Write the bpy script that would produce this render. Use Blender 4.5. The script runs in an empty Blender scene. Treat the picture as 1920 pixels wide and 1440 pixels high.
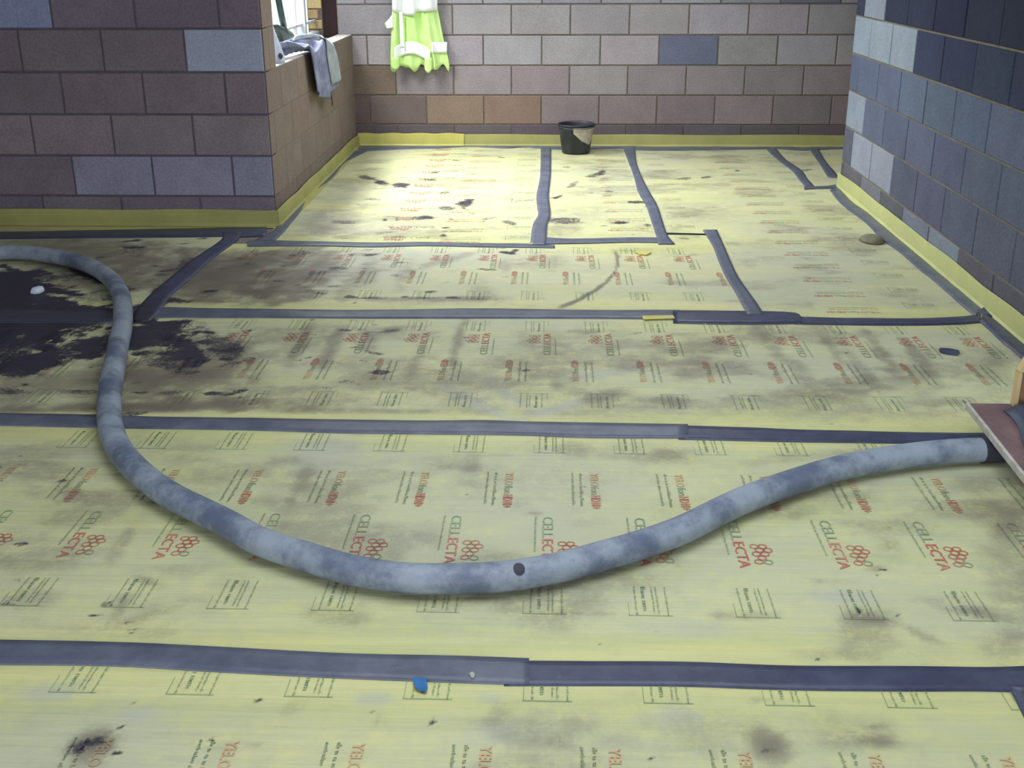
import bpy, math, random
import numpy as np
from mathutils import Vector, Matrix
random.seed(4); np.random.seed(4)
C = bpy.context.scene.collection
SC = bpy.context.scene

# ------------------------------------------------------------------ camera
F_PX, PITCH, YAW, ROLL, H = 2148.63, 0.36285, -0.03568, 0.00338, 1.4606
def cam_axes():
    cp, sp, cy, sy, cr, sr = math.cos(PITCH), math.sin(PITCH), math.cos(YAW), math.sin(YAW), math.cos(ROLL), math.sin(ROLL)
    f = np.array([sy*cp, cy*cp, -sp]); r = np.array([cy, -sy, 0.0]); d = -np.cross(r, f)
    return r*cr + d*sr, -r*sr + d*cr, f
AR, AD, AF = cam_axes()
cam_data = bpy.data.cameras.new('camera'); cam = bpy.data.objects.new('camera', cam_data); C.objects.link(cam)
cam_data.sensor_width = 36.0; cam_data.lens = 36.0*F_PX/1920.0; cam_data.clip_start = 0.05
cam.matrix_world = Matrix(((AR[0], -AD[0], -AF[0], 0), (AR[1], -AD[1], -AF[1], 0), (AR[2], -AD[2], -AF[2], H), (0, 0, 0, 1)))
SC.camera = cam
def at(u, v, axis=2, val=0.0):
    """world point where the sight line through a photo pixel meets a plane of the room"""
    q = AF + AR*(u-960)/F_PX + AD*(v-720)/F_PX
    o = np.array([0, 0, H]); return o + q*(val-o[axis])/q[axis]

# ------------------------------------------------------------------ room measures
YB, YL, XL, XR, ZE, YRE = 9.16, 6.33, -1.553, 1.88, 0.168, 7.53
SILL = ZE + 3*.225; CEIL = 2.55

# ------------------------------------------------------------------ world, lamps, exposure
w = bpy.data.worlds.new('world'); SC.world = w; w.use_nodes = True
bg = w.node_tree.nodes['Background']; bg.inputs[0].default_value = (0.86, 0.95, 1.0, 1); bg.inputs[1].default_value = 1.6
def area(name, loc, rot, sx, sy, power, col, spread=180):
    l = bpy.data.lights.new(name, 'AREA'); l.shape = 'RECTANGLE'; l.size = sx; l.size_y = sy; l.energy = power; l.color = col; l.spread = math.radians(spread)
    o = bpy.data.objects.new(name, l); C.objects.link(o); o.location = loc; o.rotation_euler = rot; return o
area('added_overhead_near', (0.1, 2.4, 2.62), (0, 0, 0), 2.2, 2.4, 27, (0.93, 0.96, 1.0), 150)  # added overhead source, unseen; lights the floor more than the walls
area('added_overhead_far', (0.3, 7.1, 2.62), (0, 0, 0), 2.2, 2.0, 46, (0.99, 0.99, 1.0), 150)  # second added overhead source, above the far floor
wl = area('window_daylight', (-2.2, 7.85, 2.42), (0, 0, 0), 1.3, .5, 92, (1.0, 0.99, 0.93), 110)
area('added_rear_fill', (-1.2, -1.95, 1.25), (math.radians(90), 0, 0), 4.2, 2.2, 100, (0.94, 0.93, 1.0), 180)  # added fill behind the camera, brightens the walls that face it
wl.rotation_euler = (Vector((-0.95, 7.3, 0)) - wl.location).to_track_quat('-Z', 'Y').to_euler()
SC.view_settings.view_transform = 'Standard'; SC.view_settings.look = 'None'
SC.view_settings.exposure = 0.0; SC.view_settings.gamma = 1.0; SC.view_settings.use_curve_mapping = False

# ------------------------------------------------------------------ helpers
def lin(c):
    return tuple(((x/255)/12.92 if x/255 <= .04045 else ((x/255+.055)/1.055)**2.4) for x in c[:3]) + (1.0,)
def tag(o, label=None, cat=None, group=None, kind=None):
    if label: o['label'] = label
    if cat: o['category'] = cat
    if group: o['group'] = group
    if kind: o['kind'] = kind
    return o
def mesh_obj(name, verts, faces, mats, parent=None, smooth=False, midx=None, auto=None):
    me = bpy.data.meshes.new(name); me.from_pydata([tuple(map(float, v)) for v in verts], [], [tuple(map(int, f)) for f in faces])
    for m in (mats if isinstance(mats, (list, tuple)) else [mats]): me.materials.append(m)
    if midx is not None: me.polygons.foreach_set('material_index', np.array(midx, dtype=np.int32))
    if smooth: me.polygons.foreach_set('use_smooth', np.ones(len(me.polygons), dtype=bool))
    me.update()
    o = bpy.data.objects.new(name, me); C.objects.link(o)
    if parent: o.parent = parent
    return o
def empty(name, loc=(0, 0, 0)):
    o = bpy.data.objects.new(name, None); C.objects.link(o); o.location = loc; o.empty_display_size = .1; return o
def new_mat(name, rough=0.8, spec=0.3):
    m = bpy.data.materials.new(name); m.use_nodes = True; nt = m.node_tree
    b = nt.nodes['Principled BSDF']; b.inputs['Roughness'].default_value = rough; b.inputs['Specular IOR Level'].default_value = spec
    return m, nt, b
def noise(nt, scale, detail=4, rough=.6, vec=None, dist=0):
    n = nt.nodes.new('ShaderNodeTexNoise'); n.inputs['Scale'].default_value = scale; n.inputs['Detail'].default_value = detail
    n.inputs['Roughness'].default_value = rough; n.inputs['Distortion'].default_value = dist
    if vec is not None: nt.links.new(vec, n.inputs['Vector'])
    return n
def objvec(nt, scale=(1, 1, 1)):
    tc = nt.nodes.new('ShaderNodeTexCoord'); mp = nt.nodes.new('ShaderNodeMapping'); mp.inputs['Scale'].default_value = scale
    nt.links.new(tc.outputs['Object'], mp.inputs['Vector']); return mp.outputs['Vector']
def mixc(nt, fac, a, b, mode='MIX'):
    m = nt.nodes.new('ShaderNodeMix'); m.data_type = 'RGBA'; m.blend_type = mode
    for s, v in ((0, fac), (6, a), (7, b)):
        if hasattr(v, 'links') or hasattr(v, 'is_linked'): nt.links.new(v, m.inputs[s])
        else: m.inputs[s].default_value = v
    return m.outputs[2]
def mth(nt, op, a, b=0.0, clamp=False):
    m = nt.nodes.new('ShaderNodeMath'); m.operation = op; m.use_clamp = clamp
    for i, v in enumerate((a, b)):
        if hasattr(v, 'is_linked'): nt.links.new(v, m.inputs[i])
        else: m.inputs[i].default_value = v
    return m.outputs[0]
def ramp(nt, fac, lo, hi):
    m = nt.nodes.new('ShaderNodeMapRange'); m.interpolation_type = 'SMOOTHSTEP'; nt.links.new(fac, m.inputs[0]); m.inputs[1].default_value = lo; m.inputs[2].default_value = hi
    return m.outputs[0]
def bump(nt, b, h, strength=.3, dist=.01):
    n = nt.nodes.new('ShaderNodeBump'); n.inputs['Strength'].default_value = strength; n.inputs['Distance'].default_value = dist
    nt.links.new(h, n.inputs['Height']); nt.links.new(n.outputs[0], b.inputs['Normal'])
def simple(name, ca, cb, scale=6, rough=.8, spec=.3, bs=.2, bd=.004, metal=0, vs=(1, 1, 1)):
    m, nt, b = new_mat(name, rough, spec); v = objvec(nt, vs); n = noise(nt, scale, 6, .65, v)
    nt.links.new(mixc(nt, ramp(nt, n.outputs[0], .32, .68), lin(ca), lin(cb)), b.inputs['Base Color'])
    b.inputs['Metallic'].default_value = metal
    n2 = noise(nt, scale*6, 3, .6, v); bump(nt, b, n2.outputs[0], bs, bd); return m

# ------------------------------------------------------------------ numpy noise (for grime with a shape of its own)
def vnoise(x, y, seed=0):
    xi = np.floor(x).astype(np.int64); yi = np.floor(y).astype(np.int64); fx = x-xi; fy = y-yi
    fx = fx*fx*(3-2*fx); fy = fy*fy*(3-2*fy)
    def hsh(a, b):
        n = (a*374761393 + b*668265263 + seed*974711) & 0x7fffffff
        n = ((n ^ (n >> 13))*1274126177) & 0x7fffffff
        return ((n ^ (n >> 16)) & 0xffff)/65535.0
    return (hsh(xi, yi)*(1-fx)+hsh(xi+1, yi)*fx)*(1-fy) + (hsh(xi, yi+1)*(1-fx)+hsh(xi+1, yi+1)*fx)*fy
def fbm(x, y, seed=0, o=4):
    s = 0; a = .5; t = 0
    for i in range(o):
        s = s + a*vnoise(x*2**i, y*2**i, seed+i*7); t += a; a *= .55
    return s/t
def sstep(a, b, x):
    t = np.clip((x-a)/(b-a), 0, 1); return t*t*(3-2*t)

# ------------------------------------------------------------------ materials
# yellow foam membrane: R = black slurry, G = brown trodden-in dirt, B = pale cement dust
def membrane_mat():
    m, nt, b = new_mat('yellow_foam_membrane', .55, .35)
    at_ = nt.nodes.new('ShaderNodeAttribute'); at_.attribute_name = 'grime'
    sp = nt.nodes.new('ShaderNodeSeparateColor'); nt.links.new(at_.outputs['Color'], sp.inputs[0])
    v = objvec(nt); vs = objvec(nt, (.25, 2.2, 1))
    fine = noise(nt, 75, 5, .7, v); mid = noise(nt, 17, 5, .65, v); big = noise(nt, 2.2, 4, .6, vs); stk = noise(nt, 9, 4, .6, vs)
    base = mixc(nt, ramp(nt, big.outputs[0], .35, .65), lin((205, 206, 150)), lin((192, 196, 136)))
    base = mixc(nt, mth(nt, 'MULTIPLY', ramp(nt, stk.outputs[0], .45, .7), .5), base, lin((214, 212, 142)))
    dust = mth(nt, 'MULTIPLY', sp.outputs[2], ramp(nt, mth(nt, 'ADD', mid.outputs[0], mth(nt, 'MULTIPLY', sp.outputs[2], .35)), .35, .75))
    c = mixc(nt, mth(nt, 'MULTIPLY', dust, 1.0, True), base, lin((180, 183, 166)))
    g = mth(nt, 'MULTIPLY', sp.outputs[1], ramp(nt, mth(nt, 'ADD', mth(nt, 'MULTIPLY', mth(nt, 'ADD', fine.outputs[0], mid.outputs[0]), .5), mth(nt, 'MULTIPLY', sp.outputs[1], .3)), .38, .72), True)
    c = mixc(nt, g, c, lin((104, 96, 88)))
    r = ramp(nt, mth(nt, 'ADD', mth(nt, 'ADD', sp.outputs[0], mth(nt, 'MULTIPLY', fine.outputs[0], 1.0)), mth(nt, 'MULTIPLY', mid.outputs[0], .4)), .90, 1.34)
    r = mth(nt, 'MULTIPLY', r, ramp(nt, sp.outputs[0], .02, .2))
    c = mixc(nt, r, c, lin((50, 47, 62)))
    nt.links.new(c, b.inputs['Base Color'])
    rip = noise(nt, 14, 3, .5, objvec(nt, (.12, 1.6, 1)))
    bump(nt, b, mth(nt, 'ADD', rip.outputs[0], mth(nt, 'MULTIPLY', mid.outputs[0], .25)), .45, .012)
    return m
M_MEM = membrane_mat()
def tape_mat(name, ca, cb):
    m, nt, b = new_mat(name, .42, .5); v = objvec(nt)
    n = noise(nt, 9, 5, .7, v); s = noise(nt, 60, 4, .7, v)
    c = mixc(nt, ramp(nt, n.outputs[0], .35, .7), lin(ca), lin(cb))
    sc = noise(nt, 42, 3, .5, objvec(nt, (.5, 1.6, 1))); c = mixc(nt, mth(nt, 'MULTIPLY', ramp(nt, sc.outputs[0], .70, .78), .5), c, lin((150, 155, 165)))
    a_ = nt.nodes.new('ShaderNodeAttribute'); a_.attribute_name = 'grime'; sp = nt.nodes.new('ShaderNodeSeparateColor'); nt.links.new(a_.outputs['Color'], sp.inputs[0])
    c = mixc(nt, mth(nt, 'MULTIPLY', ramp(nt, mth(nt, 'ADD', sp.outputs[0], mth(nt, 'MULTIPLY', s.outputs[0], .3)), .4, .9), .8), c, lin((46, 43, 58)))
    nt.links.new(c, b.inputs['Base Color']); w_ = noise(nt, 16, 3, .5, v)
    bump(nt, b, mth(nt, 'ADD', w_.outputs[0], mth(nt, 'MULTIPLY', s.outputs[0], .2)), .35, .008); return m
M_TAPE = tape_mat('grey_jointing_tape', (78, 85, 104), (98, 104, 122))
M_TAPED = tape_mat('dark_jointing_tape', (52, 57, 84), (68, 74, 100))
def foam_mat(name, ca, cb):
    m = simple(name, ca, cb, 4, .6, .3, .3, .006); return m
M_EDGE = foam_mat('yellow_edging_foam', (158, 158, 98), (172, 171, 108))
M_EDGEB = foam_mat('bright_edging_foam', (190, 186, 100), (202, 197, 116))
M_EDGEP = foam_mat('pale_edging_foam', (192, 196, 136), (182, 188, 128))
def block_mat(name, tint=(1, 1, 1)):
    m, nt, b = new_mat(name, .95, .15); a = nt.nodes.new('ShaderNodeAttribute'); a.attribute_name = 'tone'
    v = objvec(nt); n = noise(nt, 90, 4, .8, v); n2 = noise(nt, 5, 6, .65, v)
    c = mixc(nt, 1.0, a.outputs['Color'], mixc(nt, n2.outputs[0], (.72, .70, .72, 1), (1.22, 1.22, 1.2, 1)), 'MULTIPLY')
    c = mixc(nt, 1.0, c, mixc(nt, ramp(nt, n.outputs[0], .3, .7), (.78, .78, .78, 1), (1.12, 1.12, 1.12, 1)), 'MULTIPLY')
    nt.links.new(c, b.inputs['Base Color']); bump(nt, b, n.outputs[0], .5, .004); return m
M_BLOCK = block_mat('concrete_block')
M_MORT_R = simple('sandy_mortar', (128, 122, 108), (112, 106, 98), 20, .95, .1, .4)
M_MORT = simple('brown_mortar', (116, 106, 98), (98, 90, 86), 20, .95, .1, .4)
M_MORTD = simple('dark_mortar', (104, 96, 108), (90, 83, 96), 20, .95, .1, .4)

# ------------------------------------------------------------------ the setting
# wall maker: flat mortar body plus slightly proud blocks, every block with its own tone
def block_wall(name, P, S0, S1, T, rows, mort, thick=.1, body=None, e=.0048):
    """P(s, z, out) -> world point. rows = [(z0, z1, [(s0, s1, tone)...])]"""
    V, Fc, MI, TN = [], [], [], []
    def quad(ps, mi, tone):
        n = len(V); V.extend(ps); Fc.append(tuple(range(n, n+4))); MI.append(mi); TN.append(tone)
    for (a, b_, z0, z1) in (body or [(S0, S1, -.06, T)]):
        pts = {}
        for i, s in enumerate((a, b_)):
            for j, z in enumerate((z0, z1)):
                for k, o in enumerate((-thick, 0)): pts[i, j, k] = P(s, z, o)
        for q in (((0,0,1),(1,0,1),(1,1,1),(0,1,1)), ((0,0,0),(0,1,0),(1,1,0),(1,0,0)), ((0,0,0),(0,0,1),(0,1,1),(0,1,0)), ((1,0,0),(1,1,0),(1,1,1),(1,0,1)), ((0,1,0),(0,1,1),(1,1,1),(1,1,0)), ((0,0,0),(1,0,0),(1,0,1),(0,0,1))):
            quad([pts[i] for i in q], 1, (.2, .2, .2))
    for z0, z1, cells in rows:
        for s0, s1, tone in cells:
            o1 = .005 + random.uniform(-.001, .002); c = .004
            if e < .003: o1, c = .002, .001
            a0, a1, b0, b1 = s0+e, s1-e, z0+e, z1-e
            if a1-a0 < .02 or b1-b0 < .02: continue
            R0 = [P(a0, b0, 0), P(a1, b0, 0), P(a1, b1, 0), P(a0, b1, 0)]
            R1 = [P(a0+.0015, b0+.0015, o1-c*.5), P(a1-.0015, b0+.0015, o1-c*.5), P(a1-.0015, b1-.0015, o1-c*.5), P(a0+.0015, b1-.0015, o1-c*.5)]
            R2 = [P(a0+c, b0+c, o1), P(a1-c, b0+c, o1), P(a1-c, b1-c, o1), P(a0+c, b1-c, o1)]
            for A, B in ((R0, R1), (R1, R2)):
                for i in range(4): quad([A[i], A[(i+1) % 4], B[(i+1) % 4], B[i]], 0, tone)
            quad(R2, 0, tone)
    o = mesh_obj(name, V, Fc, [M_BLOCK, mort], midx=MI)
    ca = o.data.color_attributes.new('tone', 'FLOAT_COLOR', 'CORNER')
    arr = np.ones((len(Fc)*4, 4), dtype=np.float32)
    for i, t in enumerate(TN): arr[i*4:i*4+4, :3] = t
    ca.data.foreach_set('color', arr.ravel())
    o['kind'] = 'structure'; return o
def tone(c, j=5, g=1.0):
    d = random.uniform(-j, j); return lin((c[0]+d+random.uniform(-2, 2), c[1]+d+random.uniform(-2, 2), c[2]+d+random.uniform(-2, 2)))[:3]
def lay(zs, s0, s1, phases, colf):
    rows = []
    for k, (z0, z1) in enumerate(zs):
        ph = phases[k % len(phases)]; n0 = math.floor((s0-ph)/.45); cells = []; n = n0
        while ph+n*.45 < s1:
            a, b_ = max(s0, ph+n*.45), min(s1, ph+(n+1)*.45)
            if b_-a > .03: cells.append((a, b_, colf(k, (a+b_)/2, n)))
            n += 1
        rows.append((z0, z1, cells))
    return rows
ZS = [(-.057, ZE)] + [(ZE+i*.225, ZE+(i+1)*.225) for i in range(11)]
ZS = [(a, min(b_, CEIL)) for a, b_ in ZS if a < CEIL-.02]
# back wall. course k: 0 below E, 1..: phases
def col_back(k, s, n):
    if k == 0: return tone((104, 95, 102), 4)
    if k == 1:
        if s < -1.1: return tone((116, 102, 104), 4)
        if s < -.0: return tone((140, 122, 112), 4)
        return tone((138, 128, 130), 5)
    if k == 2: return tone((124, 108, 102), 4) if s < -1.1 else tone((150, 143, 148), 7)
    if k == 3:
        if 1.15 < s < 1.75 and abs(s-1.04) < .3 or (1.0 < s < 1.28): return tone((112, 116, 140), 3)
        return tone((160, 155, 163), 7)
    if k == 4:
        if -.1 < s < .35 and s > .1: return tone((104, 108, 134), 3)
        if 1.3 < s < 1.7: return tone((172, 178, 186), 3)
        return tone((163, 159, 167), 8)
    return tone((156, 156, 168), 10) if random.random() < .7 else tone((112, 118, 136), 5)
xb0, xb1 = -.772, -.539
block_wall('wall_back', lambda s, z, o: (s, YB-o, z), -1.66, 3.6, CEIL, lay(ZS, -1.66, 3.6, [xb0, xb1, xb0, xb1], col_back), M_MORT)
# left wall
def col_left(k, s, n):
    if k == 4 and s > -1.85: return tone((168, 175, 203), 2)
    if k == 4: return tone((134, 122, 134), 3)
    if k == 1 and s > -2.9: return tone((149, 149, 173), 3)
    if k == 1: return tone((129, 118, 130), 3)
    if k == 5 and s < -2.85: return tone((147, 156, 193), 2)
    if k >= 6: return tone((124, 112, 130), 5) if s > -3.0 else tone((143, 151, 185), 3)
    if k == 3: return tone((134, 122, 132), 4)
    if k == 2: return tone((143, 132, 140), 5)
    return tone((127, 118, 132), 4)
xl0, xl1 = -2.878, -2.679
rl = lay(ZS, -5.0, XL, [xl0, xl1, xl0, xl1], col_left)
# order of the fitted joints: course 1 (just above E) follows xl1
block_wall('wall_left', lambda s, z, o: (s, YL-o, z), -5.0, XL, CEIL, rl, M_MORTD)
# inner leaf of the window wall (low wall under the opening and the short pier next to the corner)
def col_alc(k, s, n): return tone((134, 122, 116), 2) if k > 0 else tone((126, 114, 110), 2)
PA = lambda s, z, o: (XL+o, s, z)
rows = lay([z for z in ZS if z[0] < SILL-.01], YL, YB, [6.0, 6.22], col_alc) + lay([z for z in ZS if z[0] > SILL-.01], YL, 6.58, [6.0, 6.22], lambda k, s, n: tone((142, 128, 120), 2))
M_MORTA = simple('smeared_mortar', (132, 120, 114), (122, 110, 104), 8, .95, .1, .4)
block_wall('wall_alcove', PA, YL, YB, SILL, rows, M_MORTA, .105, body=[(YL+.001, YB, -.06, SILL), (YL+.001, 6.58, SILL, CEIL)], e=.002)
# right wall
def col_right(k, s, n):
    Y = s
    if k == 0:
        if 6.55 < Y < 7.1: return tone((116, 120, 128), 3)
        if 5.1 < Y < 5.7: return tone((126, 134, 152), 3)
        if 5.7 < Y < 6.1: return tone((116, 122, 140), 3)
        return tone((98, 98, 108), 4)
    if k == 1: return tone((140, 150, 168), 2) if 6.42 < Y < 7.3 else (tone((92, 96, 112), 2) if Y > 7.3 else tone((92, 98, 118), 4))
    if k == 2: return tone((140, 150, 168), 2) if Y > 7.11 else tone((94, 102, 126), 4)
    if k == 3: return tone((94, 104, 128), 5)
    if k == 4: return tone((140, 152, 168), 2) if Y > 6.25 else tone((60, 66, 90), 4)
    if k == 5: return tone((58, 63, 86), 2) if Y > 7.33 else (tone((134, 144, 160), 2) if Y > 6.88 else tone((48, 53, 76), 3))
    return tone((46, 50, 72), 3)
PR = lambda s, z, o: (XR-o, s, z)
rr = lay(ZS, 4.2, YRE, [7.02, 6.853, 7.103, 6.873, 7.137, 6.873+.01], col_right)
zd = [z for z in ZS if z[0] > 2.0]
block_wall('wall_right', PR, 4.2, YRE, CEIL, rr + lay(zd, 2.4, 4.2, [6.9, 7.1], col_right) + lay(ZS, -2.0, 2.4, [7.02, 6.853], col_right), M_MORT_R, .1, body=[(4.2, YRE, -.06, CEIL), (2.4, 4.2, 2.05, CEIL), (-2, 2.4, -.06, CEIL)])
# walls and ceiling of the room outside the frame, and the far right recess
M_PLAIN = simple('plain_blockwork', (126, 122, 124), (108, 106, 112), 3, .95, .1, .4)
def box(bounds):
    x0, x1, y0, y1, z0, z1 = bounds
    v = [(x, y, z) for x in (x0, x1) for y in (y0, y1) for z in (z0, z1)]
    f = [(0,1,3,2), (4,6,7,5), (0,4,5,1), (2,3,7,6), (0,2,6,4), (1,5,7,3)]
    return v, f
def boxes(name, bs, mat, parent=None, bev=0):
    V, Fc = [], []
    for b_ in bs:
        v, f = box(b_); n = len(V); V += v; Fc += [tuple(i+n for i in q) for q in f]
    o = mesh_obj(name, V, Fc, mat, parent)
    if bev: md = o.modifiers.new('b', 'BEVEL'); md.width = bev; md.segments = 2; md.limit_method = 'ANGLE'
    return o
boxes('wall_front', [(-5, -3.4, -2.1, -2.0, -.06, CEIL), (1.0, 1.98, -2.1, -2.0, -.06, CEIL), (-3.4, 1.0, -2.1, -2.0, 2.4, CEIL)], M_PLAIN)['kind'] = 'structure'  # wide gap in this unseen wall is added to let fill light in
boxes('wall_far_left', [(-5.1, -5, -2.1, 6.43, -.06, CEIL)], M_PLAIN)['kind'] = 'structure'
boxes('wall_recess', [(3.6, 3.7, 7.4, 9.26, -.06, CEIL), (1.98, 3.7, 7.3, 7.4, -.06, CEIL)], M_PLAIN)['kind'] = 'structure'
M_CEIL = simple('ceiling_board', (150, 148, 142), (138, 136, 132), 4, .9, .2, .1)
# unseen ceiling; its two openings are added for the overhead lamps
def holes():
    xs = [-5.1, -1.0, 1.2, 3.7]; ys = [-2.1, 1.2, 3.6, 6.1, 8.1, 9.26]; out = []
    for i in range(3):
        for j in range(5):
            if i == 1 and j in (1, 3): continue
            if i == 0 and j >= 3:
                out.append((XL-.1, xs[1], ys[j], ys[j+1], CEIL, CEIL+.1)); continue
            out.append((xs[i], xs[i+1], ys[j], ys[j+1], CEIL, CEIL+.1))
    return out
boxes('ceiling', holes(), M_CEIL)['kind'] = 'structure'
M_SLAB = simple('concrete_slab', (120, 118, 112), (104, 102, 98), 4, .9, .2, .2)
boxes('floor', [(-5.1, 3.7, -2.1, 9.26, -.2, -.004), (1.98, 3.0, 2.4, 4.2, -.2, -.004)], M_SLAB)['kind'] = 'structure'
# outer leaf, cavity closer and window of the alcove
M_BRICKT = block_mat('buff_brick')
def brick_rows(z0, z1, s0, s1, ph, base):
    r = []; k = 0; z = z0
    while z < z1-.02:
        p = ph[k % 2]; n = math.floor((s0-p)/.225); cells = []
        while p+n*.225 < s1:
            a, b_ = max(s0, p+n*.225), min(s1, p+(n+1)*.225)
            if b_-a > .02: cells.append((a, b_, tone(base[(n*3+k*5) % len(base)], 6)))
            n += 1
        r.append((z, min(z+.075, z1), cells)); z += .075; k += 1
    return r
buff = [(196, 178, 132), (186, 164, 118), (208, 190, 140), (176, 158, 120)]
o = block_wall('wall_outer_brick', lambda s, z, o: (s, YB-o, z), -1.885, -1.772, CEIL, brick_rows(.06, CEIL, -1.885, -1.772, [0, .1], buff), M_MORT, .12)
boxes('wall_outer_sill', [(-1.89, -1.661, 6.45, YB, -.06, SILL-.02)], M_BRICKT and simple('buff_brickwork', (170, 152, 112), (150, 134, 100), 12, .9, .2, .4))['kind'] = 'structure'
boxes('trim_sill_glare', [(XL-.108, XL-.002, 6.582, YB-.002, SILL+.0005, SILL+.006)], simple('painted_sill_glare', (214, 208, 204), (194, 188, 186), 14, .9, .2, .4))['kind'] = 'structure'  # pale strip added on the sill; window glare is put into its colour
M_DARKT = simple('dark_stained_timber', (62, 46, 48), (46, 34, 40), 6, .8, .2, .3, .004, 0, (1, 1, .2))
boxes('trim_1', [(-1.772, -1.661, YB+.004, YB+.10, SILL-.16, CEIL)], M_DARKT, bev=.004)['kind'] = 'structure'
M_WFR = simple('white_window_frame', (205, 214, 224), (190, 202, 216), 4, .4, .5, .05)
win = empty('window_1', (-1.83, 7.9, SILL)); win['kind'] = 'structure'
fy0, fy1, fz0, fz1 = 6.62, 9.15, SILL-.02, 2.5
boxes('window_frame', [(-1.86-(-1.83), -1.80+1.83, fy0-7.9, fy1-7.9, fz0-SILL, fz0-SILL+.05), (-.03, .03, fy0-7.9, fy1-7.9, fz1-SILL, fz1-SILL+.05), (-.03, .03, fy0-7.9, fy0-7.85, fz0-SILL, fz1-SILL)], M_WFR, win, .004)
boxes('mullion', [(-.025, .025, 8.66-7.9, 8.72-7.9, fz0-SILL+.05, fz1-SILL)], M_WFR, win, .004)
boxes('glazing_bar', [(-.012, .012, 8.42-7.9, 8.44-7.9, fz0-SILL+.05, fz1-SILL), (-.012, .012, fy0-7.85, fy1-7.9, .10, .118)], M_WFR, win, .002)
mg, nt, b = new_mat('window_glass', .02, .5)
for n_ in list(nt.nodes):
    if n_.type == 'BSDF_PRINCIPLED': nt.nodes.remove(n_)
tr = nt.nodes.new('ShaderNodeBsdfTransparent'); gl = nt.nodes.new('ShaderNodeBsdfGlossy'); gl.inputs['Roughness'].default_value = .03
mx = nt.nodes.new('ShaderNodeMixShader'); mx.inputs[0].default_value = .06; nt.links.new(tr.outputs[0], mx.inputs[1]); nt.links.new(gl.outputs[0], mx.inputs[2]); nt.links.new(mx.outputs[0], nt.nodes['Material Output'].inputs[0])
boxes('pane', [(-.004, .004, fy0-7.85, fy1-7.9, fz0-SILL+.05, fz1-SILL)], mg, win)
boxes('ground_outside', [(-9, -5.12, -4, 14, -.25, -.2), (-5.12, -1.89, 6.45, 14, -.25, -.2)], simple('pale_gravel', (190, 188, 176), (170, 168, 156), 8, .9, .2, .3))['kind'] = 'structure'

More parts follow.
